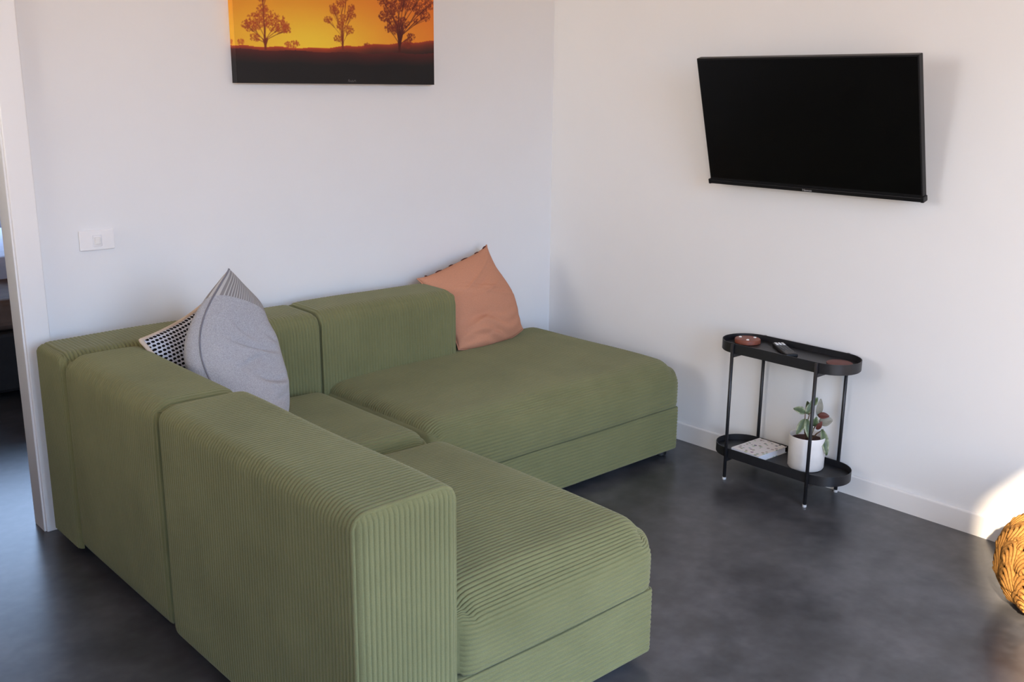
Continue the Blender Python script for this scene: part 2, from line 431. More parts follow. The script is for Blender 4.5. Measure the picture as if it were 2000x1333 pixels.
def cushion(name, lo, hi, ribs, facemap, radii, bulge, parent, faces=('x-', 'x+', 'y-', 'y+', 'z+'), n=(14, 14, 14), amp=0.0052, ends=None, seed=0, warp=None, zlow=None):
    lo = np.array(lo); hi = np.array(hi); L = hi - lo; c = (lo + hi) / 2; h = L / 2
    rmax = max(radii)
    ax = []; pv = []
    for i in range(3):
        a, v = axis_samples(L[i], ribs[i], n[i], rmax); ax.append(a); pv.append(v)
    N = [len(a) for a in ax]
    quads = []
    for f in faces:
        i = 'xyz'.index(f[0]); side = 0 if f[1] == '-' else N[i] - 1
        j, k = [(1, 2), (2, 0), (0, 1)][i]
        J, K = np.meshgrid(np.arange(N[j]), np.arange(N[k]), indexing='ij')
        idx = [None] * 3; idx[i] = np.full(J.shape, side); idx[j] = J; idx[k] = K
        key = (idx[0] * N[1] + idx[1]) * N[2] + idx[2]
        q = np.stack([key[:-1, :-1], key[1:, :-1], key[1:, 1:], key[:-1, 1:]], -1).reshape(-1, 4)
        if side == 0: q = q[:, ::-1]
        quads.append(q)
    Q = np.concatenate(quads); keys, inv = np.unique(Q, return_inverse=True); Q = inv.reshape(-1, 4)
    ix = keys // (N[1] * N[2]); iy = (keys // N[2]) % N[1]; iz = keys % N[2]
    ids = [ix, iy, iz]
    P = [ax[0][ix].copy(), ax[1][iy].copy(), ax[2][iz].copy()]
    U = [P[i] / h[i] for i in range(3)]
    disp = np.full(len(keys), 9.0)
    for i in range(3):
        on = (ids[i] == 0) | (ids[i] == N[i] - 1)
        pa = facemap.get('xyz'[i])
        val = np.zeros(len(keys)) if pa is None else pv['xyz'.index(pa)][ids['xyz'.index(pa)]]
        disp = np.where(on, np.minimum(disp, val), disp)
    rx, ry, rz = [np.full(len(keys), r) for r in radii]
    if ends:                         # different edge radius at the two y ends
        rx = np.where(U[1] < 0, ends[0], ends[1]); rz = np.where(U[1] < 0, ends[0], ends[1])
    if zlow is not None: rx = np.where(U[2] < 0, zlow, rx); ry = np.where(U[2] < 0, zlow, ry)
    P[1], P[2] = round2d(P[1], P[2], h[1], h[2], rx)
    P[0], P[2] = round2d(P[0], P[2], h[0], h[2], ry)
    P[0], P[1] = round2d(P[0], P[1], h[0], h[1], rz)
    bx, by, bz = bulge
    e = [np.clip(1 - U[i] ** 2, 0, 1) for i in range(3)]
    P[0] += bx * U[0] * np.abs(U[0]) * e[1] ** .7 * e[2] ** .7
    P[1] += by * U[1] * np.abs(U[1]) * e[0] ** .7 * e[2] ** .7
    P[2] += bz * np.maximum(U[2], 0) ** 2 * e[0] ** .6 * e[1] ** .6
    # slow, uneven pull of the cloth
    s = seed * 1.7
    W = np.stack(P, 1) + c
    wob = 0.0022
    W[:, 0] += wob * np.sin(W[:, 1] * 9 + W[:, 2] * 7 + s) * np.clip(e[0] * 4, 0, 1)
    W[:, 1] += wob * np.sin(W[:, 0] * 8 + W[:, 2] * 11 + 2 * s) * np.clip(e[1] * 4, 0, 1)
    W[:, 2] += 0.0016 * np.sin(W[:, 0] * 10 + W[:, 1] * 8 + 3 * s) * (U[2] > 0)
    if warp is not None: W = warp(W, U)
    ob = mesh_np(name, W, Q, 'cord', parent)
    me = ob.data
    nr = np.empty(len(W) * 3, dtype=np.float32); me.vertices.foreach_get('normal', nr); nr = nr.reshape(-1, 3)
    W2 = W + nr * (disp * amp)[:, None]
    me.vertices.foreach_set('co', W2.astype(np.float32).ravel()); me.update()
    return ob

XS, XT, XM, XE, XC = -2.495, -2.235, -1.545, -1.535, -0.182
YB, YT, Y1, Y2, YC = -0.060, -0.322, -1.030, -1.992, -1.000
ZB, ZS, ZSEAT, ZH = 0.034, 0.228, 0.418, 0.712
sofa = empty('corner_sofa', ((XS + XC) / 2, -0.9, 0))
tag(sofa, 'olive green wide-wale corduroy L-shaped sectional sofa in the corner of the room', 'sofa')
VY = {'x': 'y', 'z': 'y', 'y': 'x'}         # wales running round the side, top and inside
VX = {'y': 'x', 'z': 'x', 'x': 'y'}
HW = {'z': 'y', 'y': 'z', 'x': None}        # wales running left to right over top and front
# backrests
cushion('backrest', (XS, YT, ZB), (XM - 0.001, YB, ZH), (4, 0, 0), {'y': 'x', 'z': 'x', 'x': None}, (0.05, 0.030, 0.018), (0.006, 0.004, 0.006), sofa, seed=1)
cushion('backrest', (XM + 0.001, YT - 0.003, ZB), (-0.875, YB, ZH + 0.004), (4, 0, 0), {'y': 'x', 'z': 'x', 'x': None}, (0.055, 0.026, 0.016), (0.004, 0.006, 0.008), sofa, seed=2)
cushion('backrest', (XS - 0.002, Y1 + 0.002, ZB), (XT, YT - 0.002, ZH), (0, 4, 0), {'x': 'y', 'z': 'y', 'y': None}, (0.05, 0.055, 0.03), (0.005, 0.004, 0.006), sofa, seed=3)
cushion('backrest', (XS - 0.004, Y2, ZB), (XT + 0.002, Y1 - 0.002, ZH + 0.004), (0, 5, 0), {'x': 'y', 'z': 'y', 'y': None}, (0.05, 0.036, 0.03), (0.005, 0.003, 0.006), sofa, ends=(0.012, 0.042), seed=4)
# seat cushions
cushion('seat_cushion', (XT + 0.003, Y1 + 0.003, ZS), (XM - 0.003, YT - 0.002, ZSEAT), (0, 4, 4), HW, (0.07, 0.07, 0.04), (0.0, 0.0, 0.022), sofa, zlow=0.016, seed=5)
cushion('seat_cushion', (XT + 0.004, Y2 - 0.004, ZS + 0.0005), (XE + 0.006, Y1 - 0.003, ZSEAT), (0, 5, 5), HW, (0.10, 0.075, 0.055), (0.010, 0.010, 0.026), sofa, n=(26, 14, 14), zlow=0.016, seed=6)
cushion('seat_cushion', (XM + 0.003, YC - 0.006, ZS + 0.0005), (XC + 0.006, YB, ZSEAT + 0.004), (0, 4, 4), HW, (0.10, 0.085, 0.055), (0.010, 0.010, 0.026), sofa, n=(30, 14, 14), zlow=0.016, seed=7)
# upholstered plinths
HZ = {'y': 'z', 'x': 'z', 'z': None}
cushion('base', (XT + 0.004, Y1 + 0.003, ZB), (XM - 0.003, YT - 0.002, ZS - 0.002), (0, 0, 4), HZ, (0.01, 0.01, 0.015), (0, 0, 0), sofa, seed=8)
cushion('base', (XT + 0.004, Y2 - 0.002, ZB), (XE - 0.004, Y1 - 0.003, ZS - 0.002), (0, 0, 5), HZ, (0.01, 0.01, 0.014), (0, 0, 0), sofa, n=(26, 14, 14), seed=9)
cushion('base', (XM + 0.003, YC, ZB), (XC - 0.004, YB, ZS - 0.002), (0, 0, 4), HZ, (0.01, 0.01, 0.014), (0, 0, 0), sofa, n=(26, 14, 14), seed=10)
bm = bmesh.new()
for lo, hi in (((XS + .02, Y2 + .02, ZB - .006), (XE - .02, YB - .01, ZB + .012)), ((XM, YC + .02, ZB - .006), (XC - .02, YB - .01, ZB + .012))): add_box(bm, lo, hi)
bm_obj('underframe', bm, 'foot_black', sofa)
for fx, fy in ((XS + .06, YB - .07), (XS + .06, Y1), (XS + .06, Y2 + .06), (XE - .06, Y2 + .06), (XE - .06, Y1 - .06), (XC - .05, YC + .05), (XC - .05, YB - .07), (XM + .05, YC + .05)):
    lathe('foot', [(0.022, 0.0), (0.026, 0.004), (0.026, ZB - 0.004)], (fx, fy, 0), 'foot_black', sofa, 16)
# sewn end panels: straight wales inside a stitched edge
def end_panel(a0, a1, z0, z1, r, place, amp=0.0052, dome=0.010):
    a, val = axis_samples(a1 - a0, 5, 0, 0); ha = (a1 - a0) / 2; nz = 40
    V = []; nA = len(a)
    for i_ in range(nA):
        e_ = max(0.0, abs(a[i_]) - (ha - r)); top = z1 - (r - math.sqrt(max(0, r * r - e_ * e_)))
        for k in range(nz):
            t = k / (nz - 1); z = z0 + (top - z0) * (1 - (1 - t) ** 1.25)
            ed = min(ha - abs(a[i_]), top - z); f_ = min(1.0, max(0.0, ed) / 0.022)
            V.append(place((a0 + a1) / 2 + a[i_], z, -0.006 + (0.006 + dome * 0.5) * math.sqrt(1 - (1 - f_) ** 2) + amp * val[i_] * min(1, f_ * 1.6)))
    idx = np.arange(nA * nz).reshape(nA, nz)
    Q = np.stack([idx[:-1, :-1], idx[1:, :-1], idx[1:, 1:], idx[:-1, 1:]], -1).reshape(-1, 4)
    ob = mesh_np('end_panel', V, Q, 'cord', sofa); return ob
end_panel(XS - 0.002, XT, ZB + 0.004, ZH + 0.004, 0.030, lambda a, z, o_: (a, Y2 - o_, z))
end_panel(YT + 0.004, YB - 0.004, ZB + 0.004, ZH - 0.002, 0.045, lambda a, z, o_: (XS - o_, a, z))
bm_fix = [o_ for o_ in sofa.children if o_.name.startswith('end_panel')]
for o_ in bm_fix:
    q = bmesh.new(); q.from_mesh(o_.data)
    if o_ is bm_fix[1]: bmesh.ops.reverse_faces(q, faces=q.faces)
    q.to_mesh(o_.data); q.free()
adopt(sofa)

# ================================================================== pillows
def pillow(name, cor, T, mat, pinch=0.07, n=56, wr=None, back=1.0, expo=0.42, lean=None, backmat=None, bow=None, ear=2.0):
    TL, TR, BR, BL = [np.array(p, float) for p in cor]
    nrm = np.cross(TR - TL, BL - TL); nrm /= np.linalg.norm(nrm)
    cm = np.array([-3.54, -3.60, 1.57])
    if nrm @ (cm - TL) < 0: nrm = -nrm
    g = np.sin(np.linspace(-1, 1, n) * math.pi / 2)
    g = 0.5 * g + 0.5 * np.linspace(-1, 1, n)
    Ug, Vg = np.meshgrid(g, g, indexing='ij')
    u2 = Ug * (1 - pinch * (1 - np.abs(Vg) ** ear)); v2 = Vg * (1 - pinch * (1 - np.abs(Ug) ** ear))
    s = (u2 + 1)[..., None] / 2; t = (v2 + 1)[..., None] / 2
    B = (TL * (1 - s) + TR * s) * t + (BL * (1 - s) + BR * s) * (1 - t)
    if bow is not None: B = B + bow(Ug, Vg)
    th = T / 2 * np.clip((1 - Ug ** 2) * (1 - Vg ** 2), 0, 1) ** expo
    if lean is not None: th = th * lean(Ug, Vg)
    wf = wr(Ug, Vg) if wr else 0
    env = np.clip((1 - Ug ** 2) * (1 - Vg ** 2) * 3, 0, 1) ** .5
    Fp = B + nrm * (th + wf * env)[..., None]; Bp = B - nrm * (th * back)[..., None]
    V = np.concatenate([Fp.reshape(-1, 3), Bp.reshape(-1, 3)])
    F = []
    mi = []
    idx = np.arange(n * n).reshape(n, n)
    # weld the rim: the back's border uses the front's border vertices
    bidx = idx + n * n
    bidx[0, :] = idx[0, :]; bidx[-1, :] = idx[-1, :]; bidx[:, 0] = idx[:, 0]; bidx[:, -1] = idx[:, -1]
    qf = np.stack([idx[:-1, :-1], idx[1:, :-1], idx[1:, 1:], idx[:-1, 1:]], -1).reshape(-1, 4)
    qb = np.stack([bidx[:-1, :-1], bidx[:-1, 1:], bidx[1:, 1:], bidx[1:, :-1]], -1).reshape(-1, 4)
    Q = np.concatenate([qf, qb])
    keys, inv = np.unique(Q, return_inverse=True); Q = inv.reshape(-1, 4); V = V[keys]
    uvs = np.concatenate([np.stack([(Ug + 1) / 2, (Vg + 1) / 2], -1).reshape(-1, 2)] * 2)[keys]
    ctr = V.mean(0); org = np.array([ctr[0], ctr[1], V[:, 2].min()])
    ob = mesh_np(name, V - org, Q, [mat] + ([backmat] if backmat else []))
    ob.location = org
    me = ob.data
    uvl = me.uv_layers.new(name='UVMap'); li = np.empty(len(me.loops), dtype=np.int32); me.loops.foreach_get('vertex_index', li)
    uvl.data.foreach_set('uv', uvs[li].astype(np.float32).ravel())
    if backmat: me.polygons.foreach_set('material_index', np.array([0] * len(qf) + [1] * len(qb), dtype=np.int32))
    bm = bmesh.new(); bm.from_mesh(me); bmesh.ops.recalc_face_normals(bm, faces=bm.faces); bm.to_mesh(me); bm.free()
    rim = [B[i, 0] for i in range(n)] + [B[-1, j] for j in range(1, n)] + [B[i, -1] for i in range(n - 2, -1, -1)] + [B[0, j] for j in range(n - 2, 0, -1)]
    return ob, [p - org for p in rim]

def creases(seed, k=7, amp=0.006):
    r = np.random.default_rng(seed); L = [(r.uniform(-.8, .8), r.uniform(-.9, .6), r.uniform(-.5, .5), r.uniform(.03, .07), r.uniform(.25, .6), r.choice([-1, 1])) for _ in range(k)]
    def f(U, V):
        o_ = np.zeros_like(U)
        for (a, b_, sl, wd, ln, sg) in L:
            d1 = (V - b_) - sl * (U - a) - .15 * (U - a) ** 2
            o_ += sg * amp * np.exp(-(d1 / wd) ** 2) * np.exp(-((U - a) / ln) ** 2)
        return o_ + amp * .5 * np.sin(3 * U + 2 * V + seed)
    return f

# dotted pillow, leaning in the inner corner behind the grey one
pb, rim = pillow('throw_pillow', [(-2.285, -0.43, 0.752), (-1.93, -0.25, 0.835), (-1.83, -0.40, 0.475), (-2.165, -0.53, 0.465)], 0.10, 'dots', 0.10, 48, creases(3, 4, .004), 1.0, backmat='cream_cloth')
tag(pb, 'cream throw pillow with rows of black woven dots, tucked behind the grey pillow', 'pillow')
V, F = tube_vf(rim, 0.0075, 8, closed=True); mesh_np('edge_seam', V, F, 'cream_cloth', pb)
# grey pillow
gbow = lambda U, V: np.array([-0.111, 0.1008, 0]) * (((1 - U) / 2) ** 1.2 * np.clip(1 - V ** 2, 0, 1) ** 1.2)[..., None]
def gwr(U, V):
    o_ = 0.003 * np.sin(4 * U + 3 * V) + 0.002 * np.sin(9 * V - 4 * U)
    for (a, b_, sl, cv, wd, ln, am) in ((-.35, .10, -.10, .22, .045, .42, -.016), (-.30, .03, -.12, .22, .06, .40, .010), (-.05, -.34, -.02, .25, .04, .38, -.012), (-.05, -.42, -.02, .25, .06, .36, .008), (-.55, .33, -.5, .1, .05, .25, -.008), (-.55, -.12, .35, .1, .045, .25, -.011), (.1, .30, -.2, .2, .05, .3, -.005), (-.1, -.62, .1, .2, .05, .35, -.008)):
        d1 = (V - b_) - sl * (U - a) - cv * (U - a) ** 2
        o_ = o_ + am * np.exp(-(d1 / wd) ** 2) * np.exp(-((U - a) / ln) ** 2)
    return 1.6 * o_ * np.clip((.75 - U) * 2, 0, 1)
pg, rim = pillow('throw_pillow', [(-2.045, -0.60, 0.985), (-1.90, -0.46, 0.76), (-1.93, -0.66, 0.455), (-2.08, -0.86, 0.455)], 0.24, 'grey_fabric', 0.03, 84, gwr, 1.0, expo=.45, bow=gbow)
tag(pg, 'plump grey woven throw pillow with a ribbed top band, standing on the corner seat', 'pillow')
V, F = tube_vf(rim, 0.003, 6, closed=True); mesh_np('piping', V, F, 'grey_piping', pg)
# terracotta pillow
def twr(U, V):
    base = creases(23, 8, .007)(U, V)
    sag = 0.016 * np.exp(-((V + .42 + .35 * (U + .3) ** 2) / .10) ** 2) * np.exp(-((U + .25) / .6) ** 2)      # the deep fold across the lower third
    low = 0.006 * np.sin(26 * V + 5 * U + 3 * np.sin(4 * U)) * np.clip(-V - .35, 0, 1) * 2
    return base - sag + low
pt, rim = pillow('throw_pillow', [(-0.912, -0.10, 0.744), (-0.488, -0.075, 0.850), (-0.400, -0.235, 0.462), (-0.856, -0.315, 0.456)], 0.19, 'terracotta_cloth', 0.085, 96, twr, 0.4, ear=5.0, bow=lambda U, V: np.array([0.012, -0.03, -0.034]) * (np.clip((1 - V) / 2, 0, 1) ** 3 * (1 - np.abs(U) ** 3))[..., None] + np.array([0.026, -0.012, 0]) * (np.clip((1 + U) / 2, 0, 1) ** 2 * np.clip(1 - (V + .35) ** 2 * 1.4, 0, 1) ** 1.5 * (1 - V ** 2))[..., None])
tag(pt, 'rumpled terracotta linen throw pillow leaning on the wall behind the chaise seat', 'pillow')
V, F = tube_vf(rim, 0.003, 6, closed=True); mesh_np('hem', V, F, 'terracotta_cloth', pt)
nr_ = 96; top_rim = rim[2 * nr_ - 2:3 * nr_ - 2]          # right to left along the upper edge
for a_, b_ in ((6, 13), (20, 26), (34, 42), (50, 55), (62, 70), (80, 84)):
    q = [Vector(top_rim[k]) + Vector((0, -0.005, 0.004 + 0.004 * math.sin((k - a_) / (b_ - a_) * math.pi))) for k in range(a_, b_)]
    V, F = tube_vf(q, 0.0028, 6); mesh_np('stitching', V, F, 'stitch_dark', pt)

# ================================================================== picture
def paint():
    W_, H_ = 440, 292            # 0.93 x 0.617 m
    img = np.zeros((H_, W_, 3)); yy, xx = np.mgrid[0:H_, 0:W_]; u = xx / (W_ - 1); v = yy / (W_ - 1) * 0.93   # v: metres above the lower edge
    def mixc(a, b_, t): t = np.clip(t, 0, 1)[..., None]; return np.array(a) * (1 - t) + np.array(b_) * t
    glow = np.exp(-(((u - .33) / .42) ** 2 + ((v - .14) / .15) ** 2))
    top = mixc((232, 140, 40), (206, 84, 38), (v - .2) / .3)
    sky = mixc((224, 106, 48), (232, 152, 40), 1.25 - u * 1.0) * .55 + top * .45
    sky = sky * (1 - glow[..., None]) + np.array((246, 206, 60)) * glow[..., None]
    img[:] = sky
    hill = .134 + np.clip(u - .36, 0, 1) * .075 + .0025 * np.sin(u * 40)
    low = np.clip((hill - v) / .075, 0, 1)
    red = np.exp(-((u - .33) / .35) ** 2)
    g = mixc((176, 66, 40), (34, 29, 30), (low * 1.25) ** .6)
    g = g * (1 - .0) + red[..., None] * np.exp(-low * 5)[..., None] * np.array((30, 10, 0))
    m = v < hill
    img[m] = g[m]
    near = .122 + .02 * np.clip(u - .6, 0, 1) + .003 * np.sin(u * 25 + 1)
    m2 = v < near
    gg = mixc((84, 34, 32), (29, 27, 28), (near - v) / .05); img[m2] = gg[m2]
    r = random.Random(5)
    px = lambda uu, vv: (uu * (W_ - 1), vv / .93 * (W_ - 1))
    def blot(x, y, rad, col, al):
        x0, x1, y0, y1 = int(max(0, x - rad - 1)), int(min(W_, x + rad + 2)), int(max(0, y - rad - 1)), int(min(H_, y + rad + 2))
        if x0 >= x1 or y0 >= y1: return
        d = np.sqrt((xx[y0:y1, x0:x1] - x) ** 2 + (yy[y0:y1, x0:x1] - y) ** 2)
        a = np.clip(rad + .5 - d, 0, 1)[..., None] * al
        img[y0:y1, x0:x1] = img[y0:y1, x0:x1] * (1 - a) + np.array(col) * a
    def line(x0, y0, x1, y1, w_, col, al=.9):
        k = int(max(abs(x1 - x0), abs(y1 - y0)) * 1.5) + 1
        for i in range(k + 1): blot(x0 + (x1 - x0) * i / k, y0 + (y1 - y0) * i / k, w_, col, al * .6)
    def leaves(x, y, rad, n_, col, al=.5):
        for _ in range(n_):
            a = r.uniform(0, 6.283); q = rad * math.sqrt(r.random())
            blot(x + q * math.cos(a) * 1.15, y + q * math.sin(a) * .8, r.uniform(.7, 1.9), col, al)
    def tree(uu, vv, trunk, clumps, col, lcol, al=.5):
        bx, by = px(uu, vv)
        for (cu, cv, cr, cn) in clumps:
            cx_, cy_ = px(cu, cv)
            fk = r.uniform(.30, .5); mx, my = bx + (cx_ - bx) * .12, by + (cy_ - by) * fk
            line(bx, by, mx, my, trunk * .34, col, .6); line(mx, my, cx_, cy_, trunk * .2, col, .7)
            for _ in range(3): line(mx + (cx_ - mx) * .5, my + (cy_ - my) * .5, cx_ + r.uniform(-8, 8), cy_ + r.uniform(-5, 5), .5, col, .7)
            leaves(cx_, cy_, cr, cn, lcol, al)
        line(bx, by - 6, bx, by + 12, trunk * .6, col)
    tree(.135, .135, 3.6, [(.13, .315, 11, 90), (.13, .27, 10, 60), (.145, .24, 20, 200), (.10, .225, 18, 170), (.19, .22, 20, 180), (.075, .205, 12, 80), (.215, .21, 14, 110), (.09, .165, 9, 60), (.13, .36, 10, 70), (.05, .21, 8, 40), (.235, .20, 9, 60)], (120, 50, 34), (172, 78, 38), .55)
    tree(.505, .140, 2.6, [(.50, .31, 9, 70), (.53, .335, 8, 60), (.47, .28, 9, 70), (.51, .25, 10, 80), (.555, .27, 10, 80), (.54, .21, 10, 70), (.435, .245, 8, 60), (.48, .175, 8, 50), (.555, .295, 7, 50), (.46, .295, 7, 40), (.50, .225, 9, 60)], (120, 48, 32), (158, 72, 34), .5)
    tree(.805, .146, 4.2, [(.76, .30, 14, 150), (.78, .25, 16, 190), (.73, .27, 13, 130), (.80, .22, 14, 150), (.83, .25, 13, 120), (.80, .32, 18, 220), (.86, .33, 18, 220), (.75, .225, 10, 70), (.87, .195, 9, 60), (.92, .31, 16, 150), (.95, .28, 12, 90), (.98, .33, 12, 90), (.90, .26, 6, 20), (.72, .33, 12, 110), (.84, .37, 20, 240), (.94, .37, 18, 180)], (74, 28, 26), (112, 44, 30), .55)
    leaves(*px(.85, .165), 11, 90, (120, 46, 32), .5); leaves(*px(.27, .145), 9, 60, (180, 80, 40), .5); leaves(*px(.24, .145), 6, 40, (180, 80, 40), .5)
    leaves(*px(.025, .148), 6, 40, (190, 90, 40), .5); leaves(*px(.63, .152), 6, 40, (140, 50, 36), .4)
    # small white signature scrawl at the lower edge
    sx0, sy0 = px(.527, .009)
    pth = [(0, 0), (2, 4), (3, 0), (6, 1.5), (8, 0), (10, 2.5), (11, 0), (14, 1.5), (16, 3), (17.5, 0)]
    for (a, b_), (c, d_) in zip(pth, pth[1:]): line(sx0 + a, sy0 + b_, sx0 + c, sy0 + d_, .45, (170, 168, 166), .7)
    img = np.clip(img, 0, 255) / 255
    return np.where(img <= .04045, img / 12.92, ((img + .055) / 1.055) ** 2.4)

def mk_print():
    m = NT('canvas_print'); a = m.n('ShaderNodeVertexColor'); a.layer_name = 'print'
    m.l(a.outputs[0], m.p.inputs['Base Color']); m.set(Roughness=0.55); m.p.inputs['Specular IOR Level'].default_value = 0.25
    m.bump(m.noise(m.coord(), 900, 2), 0.2, 0.0003)
    MAT['print'] = m.m
mk_print()
img = paint(); H_, W_ = img.shape[:2]
PX0, PX1, PZ0 = -1.686, -0.756, 1.570; PW = PX1 - PX0; PHt = PW * (H_ - 1) / (W_ - 1)
pic = empty('canvas_picture', (PX0 + PW / 2, 0, PZ0))
tag(pic, 'canvas print of an orange sunset with gum tree silhouettes on the wall above the sofa', 'picture')
def grid_print(name, P00, du, dv, nu, nv, cols):
    V = (np.array(P00)[None, None] + np.linspace(0, 1, nu)[None, :, None] * np.array(du) + np.linspace(0, 1, nv)[:, None, None] * np.array(dv)).reshape(-1, 3)
    idx = np.arange(nu * nv).reshape(nv, nu)
    Q = np.stack([idx[:-1, :-1], idx[:-1, 1:], idx[1:, 1:], idx[1:, :-1]], -1).reshape(-1, 4)
    ob = mesh_np(name, V, Q, 'print', pic, smooth=False)
    ca = ob.data.color_attributes.new('print', 'FLOAT_COLOR', 'POINT')
    c4 = np.concatenate([cols.reshape(-1, 3), np.ones((nu * nv, 1))], 1); ca.data.foreach_set('color', c4.astype(np.float32).ravel())
    return ob
grid_print('printed_face', (PX0, -0.0352, PZ0), (PW, 0, 0), (0, 0, PHt), W_, H_, img)
# the print is wrapped round the stretcher: each edge carries on the nearest picture rows
grid_print('wrapped_edge', (PX0 - 0.0002, -0.0005, PZ0), (0, -0.0347, 0), (0, 0, PHt), 12, H_, img[:, :12][:, ::-1])
grid_print('wrapped_edge', (PX1 + 0.0002, -0.0352, PZ0), (0, 0.0347, 0), (0, 0, PHt), 12, H_, img[:, -12:][:, ::-1])
grid_print('wrapped_edge', (PX0, -0.0005, PZ0 - 0.0002), (PW, 0, 0), (0, -0.0347, 0), W_, 12, img[:12][::-1])
grid_print('wrapped_edge', (PX0, -0.0352, PZ0 + PHt + 0.0002), (PW, 0, 0), (0, 0.0347, 0), W_, 12, img[-12:][::-1])
box('stretcher_frame', (PX0 + 0.0004, -0.0348, PZ0 + 0.0004), (PX1 - 0.0004, -0.0008, PZ0 + PHt - 0.0004), 'cream_cloth', pic)
adopt(pic)

# ================================================================== television on a tilting bracket
tv = empty('wall_television', (-0.150, -1.487, 1.436)); TILT = 0.275; TW, TH = 0.914, 0.508
tv.rotation_euler = (0, 0, 0)
tag(tv, 'black flat-screen television tilted down from a bracket on the right wall', 'television')
# local frame: X = image right (-y world), Z = up along the panel, Y = out of the screen's back
Rm = Matrix(((0, 1, 0), (-1, 0, 0), (0, 0, 1))).to_4x4()
tilt = Matrix.Rotation(TILT, 4, 'X')
tv.matrix_world = Matrix.Translation((-0.150, -1.487, 1.436)) @ Rm @ tilt
def tvbox(name, lo, hi, mat, bev=0.0, parent=tv): return box(name, lo, hi, mat, parent, bev)
tvbox('bezel', (-TW / 2, -0.004, -TH / 2), (TW / 2, 0.024, TH / 2), 'black_plastic', 0.003)
tvbox('screen', (-TW / 2 + 0.006, -0.0052, -TH / 2 + 0.020), (TW / 2 - 0.006, -0.003, TH / 2 - 0.006), 'screen')
tvbox('lower_bar', (-TW / 2 - 0.004, -0.010, -TH / 2 - 0.006), (TW / 2 + 0.004, 0.020, -TH / 2 + 0.011), 'black_plastic', 0.003)
tvbox('end_cap', (-TW / 2 - 0.006, -0.012, -TH / 2 - 0.007), (-TW / 2 + 0.006, 0.02, -TH / 2 + 0.014), 'black_plastic', 0.003)
tvbox('end_cap', (TW / 2 - 0.006, -0.012, -TH / 2 - 0.007), (TW / 2 + 0.006, 0.02, -TH / 2 + 0.014), 'black_plastic', 0.003)
tvbox('rear_housing', (-0.30, 0.023, -TH / 2 + 0.03), (0.30, 0.052, 0.10), 'black_plastic', 0.01)
tvbox('bracket_rail', (-0.12, 0.052, -0.06), (-0.09, 0.066, 0.12), 'black_metal', 0.002)
tvbox('bracket_rail', (0.09, 0.052, -0.06), (0.12, 0.066, 0.12), 'black_metal', 0.002)
def tvtext(txt, size, loc):
    cu = bpy.data.curves.new('logo', 'FONT'); cu.body = txt; cu.size = size; cu.align_x = 'CENTER'; cu.extrude = 0.0004
    t = bpy.data.objects.new('logo', cu); COL.objects.link(t)
    bpy.context.view_layer.update()
    me = bpy.data.meshes.new_from_object(t); COL.objects.unlink(t); bpy.data.objects.remove(t)
    me.materials.clear(); me.materials.append(MAT['logo_grey'])
    ob = link(bpy.data.objects.new('logo', me), tv); ob.location = loc; ob.rotation_euler = (math.radians(90), 0, 0)
    return ob
tvtext('Hisense', 0.013, (0, -0.0106, -TH / 2 - 0.002))
# the fixed part of the bracket
inv = tv.matrix_world.inverted()
wp = box('wall_plate', (-0.022, -1.487 - 0.14, 1.40), (-0.0005, -1.487 + 0.14, 1.58), 'black_metal', tv, 0.002); wp.matrix_parent_inverse = inv
for s in (-1, 1):
    V, F = tube_vf([(-0.02, -1.487 + s * .105, 1.47), (-0.12, -1.487 + s * .105, 1.49)], 0.012, 10)
    a = mesh_np('tilt_arm', V, F, 'black_metal', tv); a.matrix_parent_inverse = inv

# ================================================================== power point / switch
sw = empty('wall_switch', (-2.242, 0, 1.0285)); tag(sw, 'white rectangular light switch plate on the wall above the sofa', 'switch')
box('switch_plate', (-2.303, -0.0085, 0.993), (-2.181, -0.0005, 1.064), 'switch_plastic', sw, 0.003, 3)
box('rocker_surround', (-2.257, -0.0098, 1.006), (-2.227, -0.008, 1.047), 'switch_plastic', sw, 0.0025, 3)
lathe_r = box('rocker', (-2.2525, -0.0135, 1.013), (-2.2315, -0.0092, 1.040), 'stud_white', sw, 0.004, 3)
adopt(sw)

# ================================================================== side table
TXF, TXB, TYL, TYR = -0.2555, -0.029, -1.309, -1.686
tcx = (TXF + TXB) / 2; tcy = (TYL + TYR) / 2
tab = empty('side_table', (tcx, tcy, 0)); tag(tab, 'black metal two-tier side table with oval trays against the right wall', 'table')
def stadium(r, hl, n=20):
    out = []
    for i in range(n + 1): a = math.pi * i / n; out.append((r * math.cos(a), hl + r * math.sin(a)))
    for i in range(n + 1): a = math.pi + math.pi * i / n; out.append((r * math.cos(a), -hl + r * math.sin(a)))
    return out
def tray(name, z0, z1, r, hl):
    prof = [(-0.002, z0), (0, z0 + 0.002), (0, z1), (-0.0025, z1), (-0.0025, z1 - 0.024)]
    V = []; F = []; base = stadium(r, hl); n = len(base)
    for off, z in prof:
        for x, y in stadium(r + off, hl): V.append((tcx + x, tcy + y, z))
    for i in range(len(prof) - 1):
        for k in range(n):
            l = (k + 1) % n; F.append((i * n + k, i * n + l, (i + 1) * n + l, (i + 1) * n + k))
    F.append(tuple(range(n - 1, -1, -1))); F.append(tuple((len(prof) - 1) * n + k for k in range(n)))
    ob = mesh_np(name, V, F, 'black_metal', tab); autosmooth(ob, 35); return ob
HLEN = (TYL - TYR) / 2; TR_ = (TXB - TXF) / 2 - 0.0065
tray('tray', 0.536, 0.577, TR_, HLEN); tray('tray', 0.094, 0.134, TR_, HLEN)
